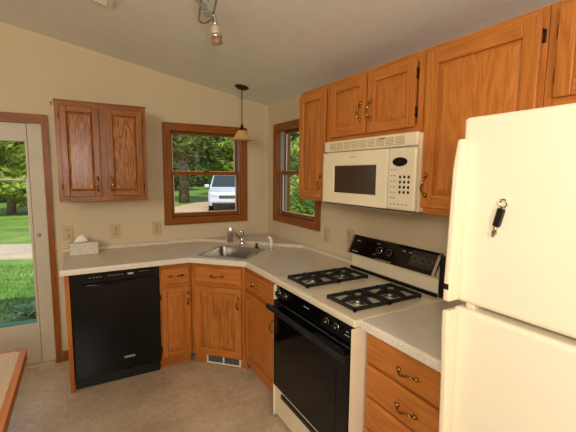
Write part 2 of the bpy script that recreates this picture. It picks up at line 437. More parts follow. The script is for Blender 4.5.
def door(parent, x0, x1, z0, z1, handle=None, hinges=None, wood=('oak_v', 'oak_h', 'panel'), fw=.052, q=.030, th=.020):
    """raised-panel door overlaying the face frame (front of frame = local y 0)"""
    y1, y0 = -.0008, -th
    m = MB()
    m.box(x0, x0 + fw, y0, y1, z0, z1, .004, 0); m.box(x1 - fw, x1, y0, y1, z0, z1, .004, 0)
    m.box(x0 + fw, x1 - fw, y0, y1, z0, z0 + fw, .004, 1); m.box(x0 + fw, x1 - fw, y0, y1, z1 - fw, z1, .004, 1)
    d = m.build('cabinet_door', list(wood[:2]), parent)
    a, b, c, e = x0 + fw, x1 - fw, z0 + fw, z1 - fw
    m = MB()
    lo = [(a, -.007, c), (b, -.007, c), (b, -.007, e), (a, -.007, e)]
    md = [(a + q, -.016, c + q), (b - q, -.016, c + q), (b - q, -.016, e - q), (a + q, -.016, e - q)]
    bk = [(a, -.002, c), (b, -.002, c), (b, -.002, e), (a, -.002, e)]
    V = [[m.bm.verts.new(p) for p in r] for r in (bk, lo, md)]
    m.bm.faces.new(V[0]); m.bm.faces.new(V[2])
    for A, B in zip(V, V[1:]):
        for k in range(4): m.bm.faces.new((A[k], A[(k + 1) % 4], B[(k + 1) % 4], B[k]))
    m.build('raised_panel', wood[2], d)
    if handle: curve_pull(d, handle[2], (handle[0], y0, handle[1]))
    if hinges:
        hx = x0 if hinges == 'L' else x1
        zz = [z0 + .07, z1 - .07] if z1 - z0 > .2 else [(z0 + z1) / 2]
        for z in zz: hinge(d, hx, z, -1 if hinges == 'L' else 1)
    return d
def drawer(parent, x0, x1, z0, z1, pull, wood='oak_h'):
    m = MB(); th, q = .020, .012
    m.box(x0, x1, -.013, -.0008, z0, z1, .002); 
    V = [[m.bm.verts.new(p) for p in r] for r in (
        [(x0 + .002, -.0129, z0 + .002), (x1 - .002, -.0129, z0 + .002), (x1 - .002, -.0129, z1 - .002), (x0 + .002, -.0129, z1 - .002)],
        [(x0 + q, -th, z0 + q), (x1 - q, -th, z0 + q), (x1 - q, -th, z1 - q), (x0 + q, -th, z1 - q)])]
    m.bm.faces.new(V[1]); m.bm.faces.new(V[0])
    for k in range(4): m.bm.faces.new((V[0][k], V[0][(k + 1) % 4], V[1][(k + 1) % 4], V[1][k]))
    d = m.build('drawer', wood, parent)
    if pull: curve_pull(d, True, (pull[0], -th, pull[1]))
    return d
def face_frame(parent, w, z0, z1, rails, st=.036, muntins=(), wood=('oak_v', 'oak_h'), st_r=None):
    m = MB(); sr = st_r or st
    m.box(0.0005, st, 0, .02, z0, z1, .001, 0); m.box(w - sr, w - .0005, 0, .02, z0, z1, .001, 0)
    for a, b in rails: m.box(st, w - sr, 0.0003, .0199, a, b, 0, 1)
    for a, b, c, d_ in muntins: m.box(a, b, 0.0004, .0198, c, d_, 0, 0)
    return m.build('face_frame', list(wood), parent)
TOE, CT = .095, .866
YB, XR, XR2 = -.560, -.625, -.600

# end panel left of the dishwasher
p = MB(); p.box(-1.811, -1.783, YB, -.002, .001, CT - .001, .0015)
tag(p.build('end_panel', 'oak_v'), 'tall narrow oak end panel standing at the dishwasher side facing the door', 'panel')

# narrow base cabinet beside the dishwasher
c = thing('base_cabinet', 'narrow oak base cabinet with one drawer and door beside the black dishwasher', 'cabinet', (-1.196, YB, 0), BACK)
w = .241
MB().box(.001, w - .001, .0205, -YB - .002, TOE, CT - .001).build('carcass', 'oak_v', c)
face_frame(c, w, TOE, CT - .001, [(TOE, .118), (.664, .694), (.818, CT - .001)], .022)
MB().box(.001, w - .001, .060, .072, .001, TOE).build('toe_kick', 'oak_h', c)
drawer(c, .010, w - .012, .690, .822, (w / 2, .757)); door(c, .010, w - .012, .112, .668, (w - .034, .570, False), 'L', fw=.040)

# diagonal corner cabinet
A, B = Vector((-.953, YB)), Vector((XR, -.882))
dv = (B - A); w = dv.length; rz = math.atan2(dv.y, dv.x)
c = thing('corner_cabinet', 'oak corner cabinet set at an angle under the sink', 'cabinet', (A.x, A.y, 0), rz)
rot = Matrix.Rotation(-rz, 2)
loc2 = lambda x, y: tuple(rot @ (Vector((x, y)) - A))
m = MB()
outer = [loc2(-.951, YB + .02), loc2(-.951, -.003), loc2(-.003, -.003), loc2(-.003, -.879), loc2(XR + .02, -.879)]
m.prism(outer, 'z', TOE, TOE + .018)
for a, b in zip(outer, outer[1:]):
    a, b = Vector(a), Vector(b); t = (b - a).normalized(); n_ = Vector((t.y, -t.x)) * .012
    m.prism([tuple(a), tuple(b), tuple(b + n_), tuple(a + n_)], 'z', TOE + .0185, CT - .002)
m.build('carcass', 'oak_v', c)
face_frame(c, w, TOE, CT - .001, [(TOE, .118), (.664, .694), (.818, CT - .001)], .036)
MB().box(.001, .458, .040, .052, .001, TOE - .001).build('toe_kick', 'oak_h', c)
drawer(c, .034, w - .030, .690, .822, (w * .5, .757)); door(c, .034, w - .030, .112, .668, (w - .056, .560, False), 'L', ('oak_v', 'oak_h', 'striped'))
e = thing('floor_register', 'white slotted heating grille set in the kick board under the corner cabinet', 'vent', (A.x, A.y, 0), rz)
m = MB(); x0, x1, z0, z1 = .105, w - .055, .012, .088
m.box(x0, x1, .034, .0395, z0, z0 + .012, .001); m.box(x0, x1, .034, .0395, z1 - .012, z1, .001)
m.box(x0, x0 + .014, .034, .0395, z0 + .012, z1 - .012); m.box(x1 - .014, x1, .034, .0395, z0 + .012, z1 - .012); m.box((x0 + x1) / 2 - .006, (x0 + x1) / 2 + .006, .034, .0395, z0 + .012, z1 - .012)
m.build('grille_frame', 'white', e)
m = MB()
for k in range(24):
    x = x0 + .018 + k * (x1 - x0 - .036) / 23
    m.box(x - .0014, x + .0014, .0352, .0392, z0 + .012, z1 - .012)
m.build('grille_slats', 'grey', e)
MB().box(x0 + .012, x1 - .012, .0394, .0398, z0 + .01, z1 - .01).build('grille_backing', 'black_soft', e)

# base cabinet between the corner and the stove
w = 1.444 - .884
c = thing('base_cabinet', 'oak base cabinet with drawer and door between corner sink cabinet and stove', 'cabinet', (XR, -.884, 0), RIGHT)
MB().box(.001, w - .001, .0205, -XR - .002, TOE, CT - .001).build('carcass', 'oak_v', c)
face_frame(c, w, TOE, CT - .001, [(TOE, .118), (.664, .694), (.818, CT - .001)], .036)
MB().box(.001, w - .001, .060, .072, .001, TOE).build('toe_kick', 'oak_h', c)
drawer(c, .018, w - .030, .690, .822, (.22, .757)); door(c, .018, w - .030, .112, .668, (w - .056, .570, False), None)

# drawer base between the stove and the refrigerator
w = .534
c = thing('drawer_cabinet', 'oak base cabinet with a stack of drawers between stove and refrigerator', 'cabinet', (XR2, -2.214, 0), RIGHT)
MB().box(.001, w - .001, .0205, -XR2 - .002, TOE, CT - .001).build('carcass', 'oak_v', c)
face_frame(c, w, TOE, CT - .001, [(TOE, .118), (.395, .415), (.552, .565), (.704, .720), (.850, CT - .001)], .030)
MB().box(.001, w - .001, .060, .072, .001, TOE).build('toe_kick', 'oak_h', c)
for z0, z1 in ((.716, .853), (.561, .706), (.411, .554), (.112, .399)):
    drawer(c, .016, w - .016, z0, z1, (.258, (z0 + z1) / 2 - .006))

# ------------------------------------------------------------------ countertops
def fill_with_hole(m, outer, inner, z0, z1, bev_idx=()):
    o = [m.bm.verts.new((x, y, z1)) for x, y in outer]; i = [m.bm.verts.new((x, y, z1)) for x, y in inner]
    es = [m.bm.edges.new((L[k], L[(k + 1) % len(L)])) for L in (o, i) if L for k in range(len(L))]
    r = bmesh.ops.triangle_fill(m.bm, edges=es, use_beauty=True)
    fs = [f for f in r['geom'] if isinstance(f, bmesh.types.BMFace)]
    ex = bmesh.ops.extrude_face_region(m.bm, geom=fs)
    bmesh.ops.translate(m.bm, verts=[v for v in ex['geom'] if isinstance(v, bmesh.types.BMVert)], vec=(0, 0, z0 - z1))
    top = [m.bm.edges.get((o[k], o[(k + 1) % len(o)])) for k in bev_idx]
    top = [t for t in top if t]
    m.bm.faces.ensure_lookup_table()
    for f in m.bm.faces:
        if abs(f.normal.z) < .1: f.material_index = 1
    if top: bmesh.ops.bevel(m.bm, geom=top, offset=.012, segments=3, profile=.5, affect='EDGES', material=1)
SC = Vector((-.62, -.60)); ua, va = Vector((.7071, -.7071)), Vector((.7071, .7071))
def sk(u, v): q = SC + ua * u + va * v; return (q.x, q.y)
ctr = thing('countertop', 'long speckled beige laminate countertop running round the corner sink to the stove', 'countertop', (0, 0, 0))
m = MB(); TOP = .904
outer = [(-1.832, -.002), (-1.832, -.645), (-.985, -.645), (-.660, -.970), (-.655, -1.449), (-.002, -1.449), (-.002, -.002)]
inner = [sk(-.192, -.192), sk(.192, -.192), sk(.192, .192), sk(-.192, .192)]
fill_with_hole(m, outer, inner, CT, TOP, (0, 1, 2, 3))
m.build('worktop', ['laminate', 'laminate_edge'], ctr)
m = MB(); TB = TOP + .0005
m.box(-1.832, -.70, -.024, -.002, TB, TOP + .032, .004); m.box(-.024, -.002, -1.449, -.70, TB, TOP + .032, .004)
m.prism([(-.745, -.003), (-.003, -.003), (-.003, -.745)], 'z', TB, TOP + .030, 0, .004)
m.build('backsplash', 'laminate', ctr)
c2 = thing('countertop', 'short pale laminate countertop between the stove and the refrigerator', 'countertop', (0, 0, 0))
m = MB()
fill_with_hole(m, [(-.636, -2.750), (-.002, -2.750), (-.002, -2.213), (-.636, -2.213)], [], CT, TOP, (3,))
m.build('worktop', ['laminate_edge', 'laminate_edge'], c2)
MB().box(-.024, -.002, -2.750, -2.213, TB, TOP + .032, .004).build('backsplash', 'laminate_edge', c2)

# ------------------------------------------------------------------ sink, faucet and things by it
e = thing('sink', 'square stainless steel drop-in sink set into the corner countertop', 'sink', (SC.x, SC.y, TOP), -math.pi / 4)
m = MB(); ro, ri, rb, dp = .212, .180, .165, .165
L = []
for r, z in ((ro, .0008), (ro, .004), (ri + .004, .005), (ri, .001), (rb, -dp + .02), (rb - .02, -dp)):
    L.append([m.bm.verts.new((sx * r, sy * r, z)) for sx, sy in ((-1, -1), (1, -1), (1, 1), (-1, 1))])
for P, Q in zip(L, L[1:]):
    for k in range(4): m.bm.faces.new((P[k], P[(k + 1) % 4], Q[(k + 1) % 4], Q[k]))
m.bm.faces.new(L[-1])
vert = [ed for ed in m.bm.edges if abs(ed.verts[0].co.x - ed.verts[1].co.x) < .03 and abs(ed.verts[0].co.y - ed.verts[1].co.y) < .03]
bmesh.ops.bevel(m.bm, geom=vert, offset=.025, segments=3, profile=.5, affect='EDGES')
b_ = m.build('basin', 'steel', e)
for f in b_.data.polygons: f.use_smooth = False
MB().lathe([(0, .002), (.02, .002), (.04, .004), (.044, .001), (.044, -.001)], (0, 0, -dp + .001), 20).build('drain', 'chrome', e)

FX, FY = -.452, -.396
e = thing('faucet', 'chrome kitchen faucet with a fat water filter on its spout, behind the sink', 'faucet', (FX, FY, TOP))
MB().lathe([(0, .0008), (.034, .0008), (.033, .006), (.024, .010), (.022, .045), (.024, .062), (.018, .072), (0, .074)], (0, 0, 0), 24).build('faucet_base', 'chrome', e)
hd = Vector((-.108, -.02, .128))
MB().tube([(0, 0, .050), (-.02, -.004, .072), (-.055, -.01, .110), (-.082, -.015, .140), (-.100, -.018, .150)], [.013, .012, .011, .011, .012], 10).build('spout', 'chrome', e)
m = MB(); m.lathe([(0, -.078), (.026, -.078), (.031, -.072), (.031, -.02), (.034, -.018), (.036, .045), (.031, .058), (.014, .063), (0, .063)], (-.114, -.02, .128), 24)
m.build('water_filter', 'filter', e)
m = MB(); m.tube([(.004, 0, .060), (-.008, .002, .100), (-.014, .004, .128), (-.006, .004, .142), (.012, .002, .130), (.024, 0, .095), (.026, 0, .055)], [.009, .008, .008, .0075, .008, .009, .010], 10)
m.build('lever', 'chrome', e)
e = thing('side_sprayer', 'white pull-out sprayer standing in the countertop behind the sink', 'sprayer', (-.300, -.668, TOP))
MB().lathe([(0, .0006), (.019, .0006), (.018, .006), (.010, .012), (.009, .02), (0, .021)], (0, 0, 0), 18).build('sprayer_base', 'chrome', e)
MB().tube([(0, 0, .018), (0, 0, .06), (0, 0, .085), (-.008, .004, .103), (-.024, .010, .110)], [.0105, .012, .013, .014, .012], 12).build('spray_head', 'white', e)
e = thing('sink_stopper', 'small black rubber stopper sitting at the back corner of the sink', 'stopper', (-.383, -.556, TOP + .0052))
MB().lathe([(0, .0004), (.019, .0004), (.019, .008), (.012, .012), (.009, .030), (.014, .034), (.013, .040), (0, .042)], (0, 0, 0), 18).build('stopper_plug', 'black_soft', e)

e = thing('tissue_box', 'pale patterned tissue box with one tissue standing up, on the countertop', 'box', (-1.683, -.118, TOP), 0.05)
m = MB(); m.box(-.098, .098, -.055, .055, .0006, .094, .003); m.build('carton', 'tissue_box', e)
MB().lathe([(0, 0), (1, 0), (1, .0006), (0, .0006)], (0, 0, 0.0942), 24).xf(Matrix.Translation((0, 0, 0.0)) @ Matrix.Diagonal((.050, .022, 1, 1))).build('opening', 'grey', e)
m = MB(); rr = random.Random(4)
for k in range(3):
    x0 = -.034 + .014 * k
    prev = None
    for i in range(5):
        t = i / 4; ww = .030 * (1 - t) + .006
        a = m.bm.verts.new((x0 + .5 * t * .02 - ww, (k - 1) * .010 + .006 * math.sin(3 * t + k), .096 + t * (.050 + .012 * (k == 1))))
        b = m.bm.verts.new((x0 + .5 * t * .02 + ww, (k - 1) * .010 - .006 * math.sin(3 * t + k), .096 + t * (.044 + .012 * (k == 1))))
        if prev: m.bm.faces.new((prev[0], prev[1], b, a))
        prev = (a, b)
t_ = m.build('tissue', 'tissue', e)
sm = t_.modifiers.new('thickness', 'SOLIDIFY'); sm.thickness = .0012

# ------------------------------------------------------------------ dishwasher
e = thing('dishwasher', 'glossy black dishwasher built in under the left end of the long countertop', 'dishwasher', (-1.780, YB, 0), BACK)
w = .580
MB().box(.003, w - .003, .006, -YB - .006, .09, CT - .004).build('tub', 'black_soft', e)
MB().box(.003, w - .003, .030, .040, .004, .089).build('kick_plate', 'black_soft', e)
dd = MB().box(.004, w - .004, -.022, .004, .098, .775, .004).build('dishwasher_door', 'black', e)
m = MB(); m.box(.318, .392, -.0245, -.0222, .186, .203, .001); bd = m.build('badge', 'grey', dd); bd['label'] = 'small pale oblong badge'
m = MB(); m.box(.004, w - .004, -.026, .004, .778, CT - .006, .005); cp = m.build('control_panel', 'black', e)
m = MB(); pts = [(.075 + .33 * i / 12, -.028 - .006 * math.sin(math.pi * i / 12), .772 - .012 * math.sin(math.pi * i / 12)) for i in range(13)]
m.tube(pts, .0065, 8); m.build('door_grip', 'black', dd)
for k in range(4): MB().box(.115 + k * .022, .127 + k * .022, -.0275, -.0262, .817, .821).build('button', 'grey', cp)
for k in range(5): MB().box(.235 + k * .021, .247 + k * .021, -.0275, -.0262, .819, .823).build('button', 'grey', cp)
for k in range(4): MB().box(.440 + k * .019, .450 + k * .019, -.0275, -.0262, .826, .829).build('button', 'grey', cp)
MB().box(.362, .400, -.0275, -.0262, .814, .827, .0005).build('display', 'lens', cp)

# ------------------------------------------------------------------ range
RX, RYL, RW = -.655, -1.456, .750
e = thing('gas_stove', 'bisque and black freestanding gas stove with four black grates', 'stove', (RX, RYL, 0), RIGHT)
RD = -RX - .004
m = MB(); m.box(.002, RW - .002, .012, RD, .012, .868, .002); m.box(.0, .0045, -.026, .02, .014, .868, .001); m.box(RW - .0045, RW, -.026, .02, .014, .868, .001); m.build('stove_body', 'cream', e)
for x in (.05, RW - .05):
    for y in (.06, RD - .06): MB().lathe([(0, .0005), (.016, .0005), (.016, .012), (0, .012)], (x, y, 0), 12).build('foot', 'black_soft', e)
m = MB(); m.box(-.001, RW + .001, -.012, RD, .869, .905, .008); ck = m.build('cooktop', 'cream', e)
# knob panel, oven door, storage drawer
m = MB(); m.prism([(-.010, .785), (.0118, .785), (.0118, .866), (-.004, .866)], 'x', .004, RW - .004, 0); kp = m.build('knob_panel', 'black', e)
for x in (.048, .122, .540, .618):
    q = MB(); q.lathe([(0, 0), (.021, 0), (.020, -.006), (.0165, -.010), (.015, -.026), (.012, -.028), (0, -.028)], (x, -.0075, .826), 20, (0, 1, 0), 0)
    kb = q.build('knob', 'black', kp)
    q = MB(); q.tube([(x + .0195 * math.cos(a), -.0125, .826 + .0195 * math.sin(a)) for a in [i * math.pi / 12 for i in range(24)]], .0016, 6, 0, True); q.build('knob_ring', 'chrome', kb)
for b6 in ((.325, .375, -.0098, -.0082, .832, .836), (.690, .705, -.0098, -.0082, .832, .836), (.680, .715, -.0102, -.0088, .815, .818)): MB().box(*b6).build('panel_mark', 'lens', kp)
od = MB().box(.006, RW - .006, -.030, .011, .228, .780, .006).build('oven_door', 'oven_black', e)
m = MB(); m.box(-.004, RW + .004, -.082, -.058, .728, .760, .010, 0, 3)
for x in (.05, RW - .05): m.box(x - .016, x + .016, -.060, -.0302, .732, .756, .003)
m.build('oven_handle', 'black_soft', od)
m = MB(); m.box(.10, RW - .10, -.0316, -.0302, .330, .640, .0005); m.build('oven_window', 'oven_black', od)
sd = MB().box(.004, RW - .004, -.014, .011, .030, .222, .005).build('storage_drawer', 'cream', e)
MB().box(.10, RW - .10, -.026, -.0142, .178, .205, .003).build('drawer_grip', 'black_soft', sd)
# burners and grates
GR = [(.150, .162), (.150, .388), (.562, .162), (.562, .388)]
for i, (gx, gy) in enumerate(GR):
    z = .9052
    b = MB(); b.lathe([(0, z), (.052, z), (.050, z + .004), (.030, z + .006), (.030, z + .016), (.036, z + .017), (.036, z + .022), (.030, z + .025), (0, z + .025)], (gx, gy, 0), 24)
    b.bm.faces.ensure_lookup_table()
    for f in b.bm.faces:
        if f.calc_center_median().z > z + .0165: f.material_index = 1
    b.build('burner', ['steel', 'iron'], e)
    g = MB(); hw, hd_, t, zt = .112, .112, .006, z + .022
    g.box(gx - hw, gx + hw, gy - hd_, gy - hd_ + 2 * t, z + .004, zt, .002); g.box(gx - hw, gx + hw, gy + hd_ - 2 * t, gy + hd_, z + .004, zt, .002)
    g.box(gx - hw, gx - hw + 2 * t, gy - hd_, gy + hd_, z + .004, zt, .002); g.box(gx + hw - 2 * t, gx + hw, gy - hd_, gy + hd_, z + .004, zt, .002)
    for sx in (-1, 1):
        for sy in (-1, 1): g.box(gx + sx * (hw - t) - t, gx + sx * (hw - t) + t, gy + sy * (hd_ - t) - t, gy + sy * (hd_ - t) + t, z, z + .006)
    for dx, dy in ((1, 0), (-1, 0), (0, 1), (0, -1)):     # fingers rising to the pot rest
        L_ = hw if dx else hd_
        a = (gx + dx * (L_ - t), gy + dy * (L_ - t)); b2 = (gx + dx * .026, gy + dy * .026)
        px, py = -dy * .0045, dx * .0045
        P = [(a[0] - px, a[1] - py), (a[0] + px, a[1] + py), (b2[0] + px, b2[1] + py), (b2[0] - px, b2[1] - py)]
        lo = [g.bm.verts.new((P[k][0], P[k][1], zt - .010)) for k in range(4)]
        hi = [g.bm.verts.new((P[k][0], P[k][1], zt + (.004 if k < 2 else .024))) for k in range(4)]
        g.bm.faces.new(lo); g.bm.faces.new(hi)
        for k in range(4): g.bm.faces.new((lo[k], lo[(k + 1) % 4], hi[(k + 1) % 4], hi[k]))
    g.build('burner_grate', 'iron', e)
# backguard
BW = .712
y = lambda x: x - RX      # world x to local depth
m = MB(); m.prism([(y(-.075), .9055), (y(-.006), .9055), (y(-.006), 1.128), (y(-.050), 1.132), (y(-.105), 1.022), (y(-.075), 1.000)], 'x', .006, BW - .004); bgd = m.build('backguard', ['cream'], e)
m = MB()
p0, p1 = Vector((y(-.049), 1.134)), Vector((y(-.107), 1.018)); nn = Vector((-(p1 - p0).y, (p1 - p0).x)).normalized()
if nn.x > 0: nn = -nn
P = [p0, p1, p1 + nn * .006, p0 + nn * .006]
m.prism([tuple(q) for q in P], 'x', .002, BW); cp = m.build('control_glass', 'black', bgd)
def onbg(t): return p0 + (p1 - p0) * t + nn * .006
for x in (.004, BW - .012):
    m = MB(); a, b = onbg(0), onbg(1); m.prism([tuple(a), tuple(b), tuple(b + nn * .006), tuple(a + nn * .006)], 'x', x - .005, x + .011); m.build('chrome_end_trim', 'chrome', bgd)
m = MB(); m.box(.004, BW - .002, y(-.090), y(-.0755), .9056, .926, .002); m.build('vent_strip', 'black', bgd)
m = MB(); m.box(BW - .0035, BW + .020, y(-.070), y(-.006), .9056, 1.125); m.build('side_cover', 'black_soft', bgd)
nv = (0, nn.x, nn.y)
for x in (.285, .365):
    q = onbg(.52)
    k = MB(); k.lathe([(0, 0), (.022, 0), (.021, .006), (.016, .012), (.014, .024), (0, .025)], (x, q.x, q.y), 20, nv); kb = k.build('timer_knob', 'black', bgd)
    tt = Vector((0, (p1 - p0).normalized().x, (p1 - p0).normalized().y))
    k = MB(); cc = Vector((x, q.x, q.y)) + Vector(nv) * .007
    k.tube([cc + (Vector((1, 0, 0)) * math.cos(a) + tt * math.sin(a)) * .020 for a in [i * math.pi / 12 for i in range(24)]], .002, 6, 0, True); k.build('knob_ring', 'chrome', kb)
m = MB()
def mark(x0, x1, t0, t1, mat=0, mb=None):
    a, b = onbg(t0) + nn * .0004, onbg(t1) + nn * .0004
    mb.prism([tuple(a), tuple(b), tuple(b + nn * .0008), tuple(a + nn * .0008)], 'x', x0, x1, mat)
for a4 in ((.050, .085, .26, .31), (.455, .475, .24, .29), (.500, .520, .24, .29), (.04, .10, .84, .88), (.27, .40, .93, .96), (.235, .268, .2, .22), (.235, .262, .74, .76)):
    m = MB(); mark(*a4, 0, m); m.build('panel_mark', 'grey', bgd)
m = MB(); mark(.520, .690, .10, .80, 0, m); dsp = m.build('clock_display', plain('smoked_glass', (44, 40, 36), .15), bgd)
for x in (.555, .605, .655):
    q = onbg(.48); k = MB(); cc = Vector((x, q.x, q.y)) + nn.to_3d() * 0 + Vector(nv) * .002
    k.tube([cc + (Vector((1, 0, 0)) * math.cos(a) + tt * math.sin(a)) * .019 for a in [i * math.pi / 12 for i in range(24)]], .0016, 6, 0, True); k.build('dial_ring', plain('dial_grey', (104, 98, 88), .4), bgd)

# ------------------------------------------------------------------ microwave over the stove
MX, MYL, MW = -.362, -1.516, .722
e = thing('microwave_oven', 'bisque over-the-range microwave with dark window hanging under the oak cabinets', 'microwave', (MX, MYL, 0), RIGHT)
MB().box(.002, MW - .002, .020, -MX - .004, 1.372, 1.738, .006).build('microwave_body', 'bisque', e)
m = MB(); m.box(0, MW, -.002, .0195, 1.677, 1.740, .007); vg = m.build('vent_panel', 'bisque', e)
m = MB()
for k in range(9):
    xx = .060 + k * .066
    for j in range(6): m.box(xx, xx + .058, -.0028, -.0018, 1.688 + j * .007, 1.6915 + j * .007)
m.build('vent_slots', plain('shaded_beige', (176, 158, 120), .6), vg)
MB().box(.475, .52, -.0034, -.0022, 1.722, 1.7265).build('vent_lever', 'black_soft', vg)
m = MB(); a, b, c_, d_ = .112, .470, 1.440, 1.594
m.box(0, .548, -.010, .0195, 1.376, c_, .006); m.box(0, .548, -.010, .0195, d_, 1.672, .006); m.box(0, a, -.010, .0195, c_ - .007, d_ + .007, .004); m.box(b, .548, -.010, .0195, c_ - .007, d_ + .007, .004)
md = m.build('microwave_door', 'cream', e)
MB().box(a - .001, b + .001, -.004, .010, c_ - .001, d_ + .001).build('door_window', 'mwglass', md)
MB().box(.262, .305, -.0112, -.0098, 1.640, 1.6445).build('nameplate', 'grey', md)
m = MB(); m.box(.5515, MW, -.008, .0195, 1.376, 1.672, .010, 0, 3); cp = m.build('control_panel', 'cream', e)
m = MB(); m.lathe([(0, 0), (1, 0), (1, .003), (.92, .0045), (0, .0045)], (0, 0, 0), 28, (0, -1, 0)).xf(Matrix.Translation((.630, -.0085, 1.606)) @ Matrix.Diagonal((.046, 1, .021, 1))); m.build('display', 'black', cp)
for r in range(4):
    for k in range(3):
        q = MB(); q.lathe([(0, 0), (.0075, 0), (.006, .0022), (0, .0026)], (.634 + k * .026, -.008, 1.535 - r * .024), 10, (0, -1, 0)); q.build('key_button', 'black_soft', cp)
for r in range(6):
    for k in range(2): MB().box(.572 + k * .021, .584 + k * .021, -.0092, -.0078, 1.566 - r * .027, 1.571 - r * .027).build('key_mark', 'grey', cp)
for k in range(5): MB().box(.574 + k * .024, .588 + k * .024, -.0092, -.0078, 1.402, 1.407).build('key_mark', 'grey', cp)
MB().box(.572, .640, -.012, -.0082, 1.386, 1.396, .002).build('release_button', 'bisque', cp)
m = MB(); m.box(.004, MW - .004, -.004, .28, 1.3625, 1.3715, .003); m.build('underside_grille', plain('underside_grey', (120, 110, 92), .5), e)

# ------------------------------------------------------------------ wall cabinets
U0, U1, UF = 1.369, 2.108, -.305
def wall_cab(label, y0, y1, z0, z1, rails, mun=(), st=.040, name='wall_cabinet', st_r=None):
    w = y0 - y1
    c = thing(name, label, 'cabinet', (UF, y0, 0), RIGHT)
    MB().box(.001, w - .001, .0205, -UF - .002, z0, z1).build('carcass', 'oak_v', c)
    face_frame(c, w, z0, z1, rails, st, mun, st_r=st_r)
    return c, w
c, w = wall_cab('tall narrow oak wall cabinet right beside the window, left of the microwave', -1.134, -1.476, U0, U1, [(U0, U0 + .035), (U1 - .045, U1)], st=.020)
door(c, .012, w - .022, U0 + .022, U1 - .030, (w - .046, U0 + .125, False), None, ('oak_v', 'oak_h', 'striped'), fw=.050)
c, w = wall_cab('short two-door oak wall cabinet directly above the microwave', -1.478, -2.212, 1.745, U1, [(1.745, 1.780), (U1 - .045, U1)], [(.340, .378, 1.78, U1 - .045)], st=.034)
door(c, .030, .352, 1.768, U1 - .026, (.352 - .030, 1.888, False), 'L'); door(c, .372, .694, 1.768, U1 - .026, (.372 + .030, 1.888, False), 'R')
c, w = wall_cab('big oak wall cabinet with a single wide door, between the microwave and the refrigerator', -2.214, -2.716, U0, U1, [(U0, U0 + .035), (U1 - .045, U1)], st=.024, st_r=.034)
door(c, .020, w - .014, U0 + .028, U1 - .026, (.048, U0 + .130, False), 'R', fw=.060)
c, w = wall_cab('oak wall cabinet above the refrigerator at the edge of view', -2.718, -3.46, 1.772, U1, [(1.772, 1.81), (U1 - .045, U1)], [(.352, .390, 1.81, U1 - .045)], st=.036)
door(c, .034, .362, 1.800, U1 - .026, (.362 - .03, 1.88, False), 'L'); door(c, .380, w - .034, 1.800, U1 - .026, (.41, 1.88, False), 'R')

# left wall cabinet
c = thing('wall_cabinet', 'small two-door oak wall cabinet hanging alone on the back wall above the tissue box', 'cabinet', (-1.822, -.305, 0), BACK)
w, z0, z1 = .604, 1.332, 2.046
RW_ = ('red_s', 'red_h', 'red_v')
MB().box(.001, w - .001, .0205, .303, z0, z1).build('carcass', 'red_s', c)
face_frame(c, w, z0, z1, [(z0, z0 + .042), (z1 - .042, z1)], .034, [(.268, .330, z0 + .042, z1 - .042)], wood=('red_s', 'red_h'))
MB().box(-.004, w + .004, -.004, .303, z1 + .0005, z1 + .008, .002).build('top_moulding', 'red_h', c)
door(c, .030, .276, z0 + .036, z1 - .034, (.276 - .024, z0 + .125, False), 'L', RW_, .042, .016); door(c, .324, w - .030, z0 + .036, z1 - .034, (.324 + .024, z0 + .125, False), 'R', RW_, .042, .016)
e = thing('cup_hook', 'tiny brass hook screwed in the wall at the small cabinet top corner', 'hook', (-1.850, 0, 2.075))
MB().tube([(0, -.0005, 0), (0, -.03, 0), (0, -.042, -.008), (0, -.040, -.02), (0, -.030, -.022)], .004, 8).build('hook_wire', 'brass', e)

# ------------------------------------------------------------------ refrigerator
FXF, FYL, FW = -.780, -2.760, .76
e = thing('refrigerator', 'bisque top-freezer refrigerator standing at the end of the counter', 'refrigerator', (FXF, FYL, 0), RIGHT)
MB().box(.004, FW - .004, .075, -FXF - .03, .02, 1.690, .004).build('fridge_body', 'fridge', e)
MB().box(.01, FW - .01, .085, .095, .002, .0195).build('toe_grille', 'black_soft', e)
MB().box(.012, FW - .012, .066, .0748, .06, 1.685).build('door_gasket', 'grey', e)
fz = MB().box(0, FW, 0, .065, 1.193, 1.698, .012, 0, 3).build('freezer_door', 'fridge', e)
fd = MB().box(0, FW, 0, .065, .060, 1.176, .012, 0, 3).build('fridge_door', 'fridge', e)
def wedge(par, pts, y_w):
    m = MB(); m.prism(pts, 'x', .001, y_w, 0, .006); return m.build('door_handle', 'cream', par)
wedge(fz, [(-.0005, 1.640), (-.024, 1.640), (-.038, 1.560), (-.044, 1.340), (-.048, 1.256), (-.048, 1.198), (-.0005, 1.198)], .022)
wedge(fd, [(-.0005, 1.172), (-.048, 1.172), (-.048, 1.120), (-.038, .960), (-.030, .700), (-.022, .480), (-.0005, .480)], .022)
m = MB(); m.box(.003, .019, -.0495, -.0478, 1.232, 1.248, .0005); bb = m.build('badge', 'black_soft', fz); bb['label'] = 'tiny black badge'
m = MB(); m.box(.03, .055, .016, .060, 1.1765, 1.1925, .002); m.build('centre_hinge', 'bisque', e)
m = MB()
e = thing('pocket_tool', 'black and silver pocket tool with a ring stuck to the freezer door', 'tool', (FXF - .0005, -2.878, 1.437), 0)
ang = math.radians(-13)
ax = Vector((0, math.sin(ang), math.cos(ang)))
def tool(mb, s0, s1, hw, t0, t1, bev):
    mb.box(-t1, -t0, -hw, hw, s0, s1, bev)
R_ = Matrix.Rotation(-ang, 4, 'X')
m = MB(); tool(m, -.020, .026, .0085, .001, .012, .002); m.xf(R_).build('tool_body', 'black_soft', e)
m = MB(); m.tube([(-.006, .009 * math.cos(a), .040 + .010 * math.sin(a)) for a in [i * math.pi / 10 for i in range(20)]], .0028, 8, 0, True); m.box(-.010, -.002, -.005, .005, .026, .033, .001); m.xf(R_).build('ring', 'chrome', e)
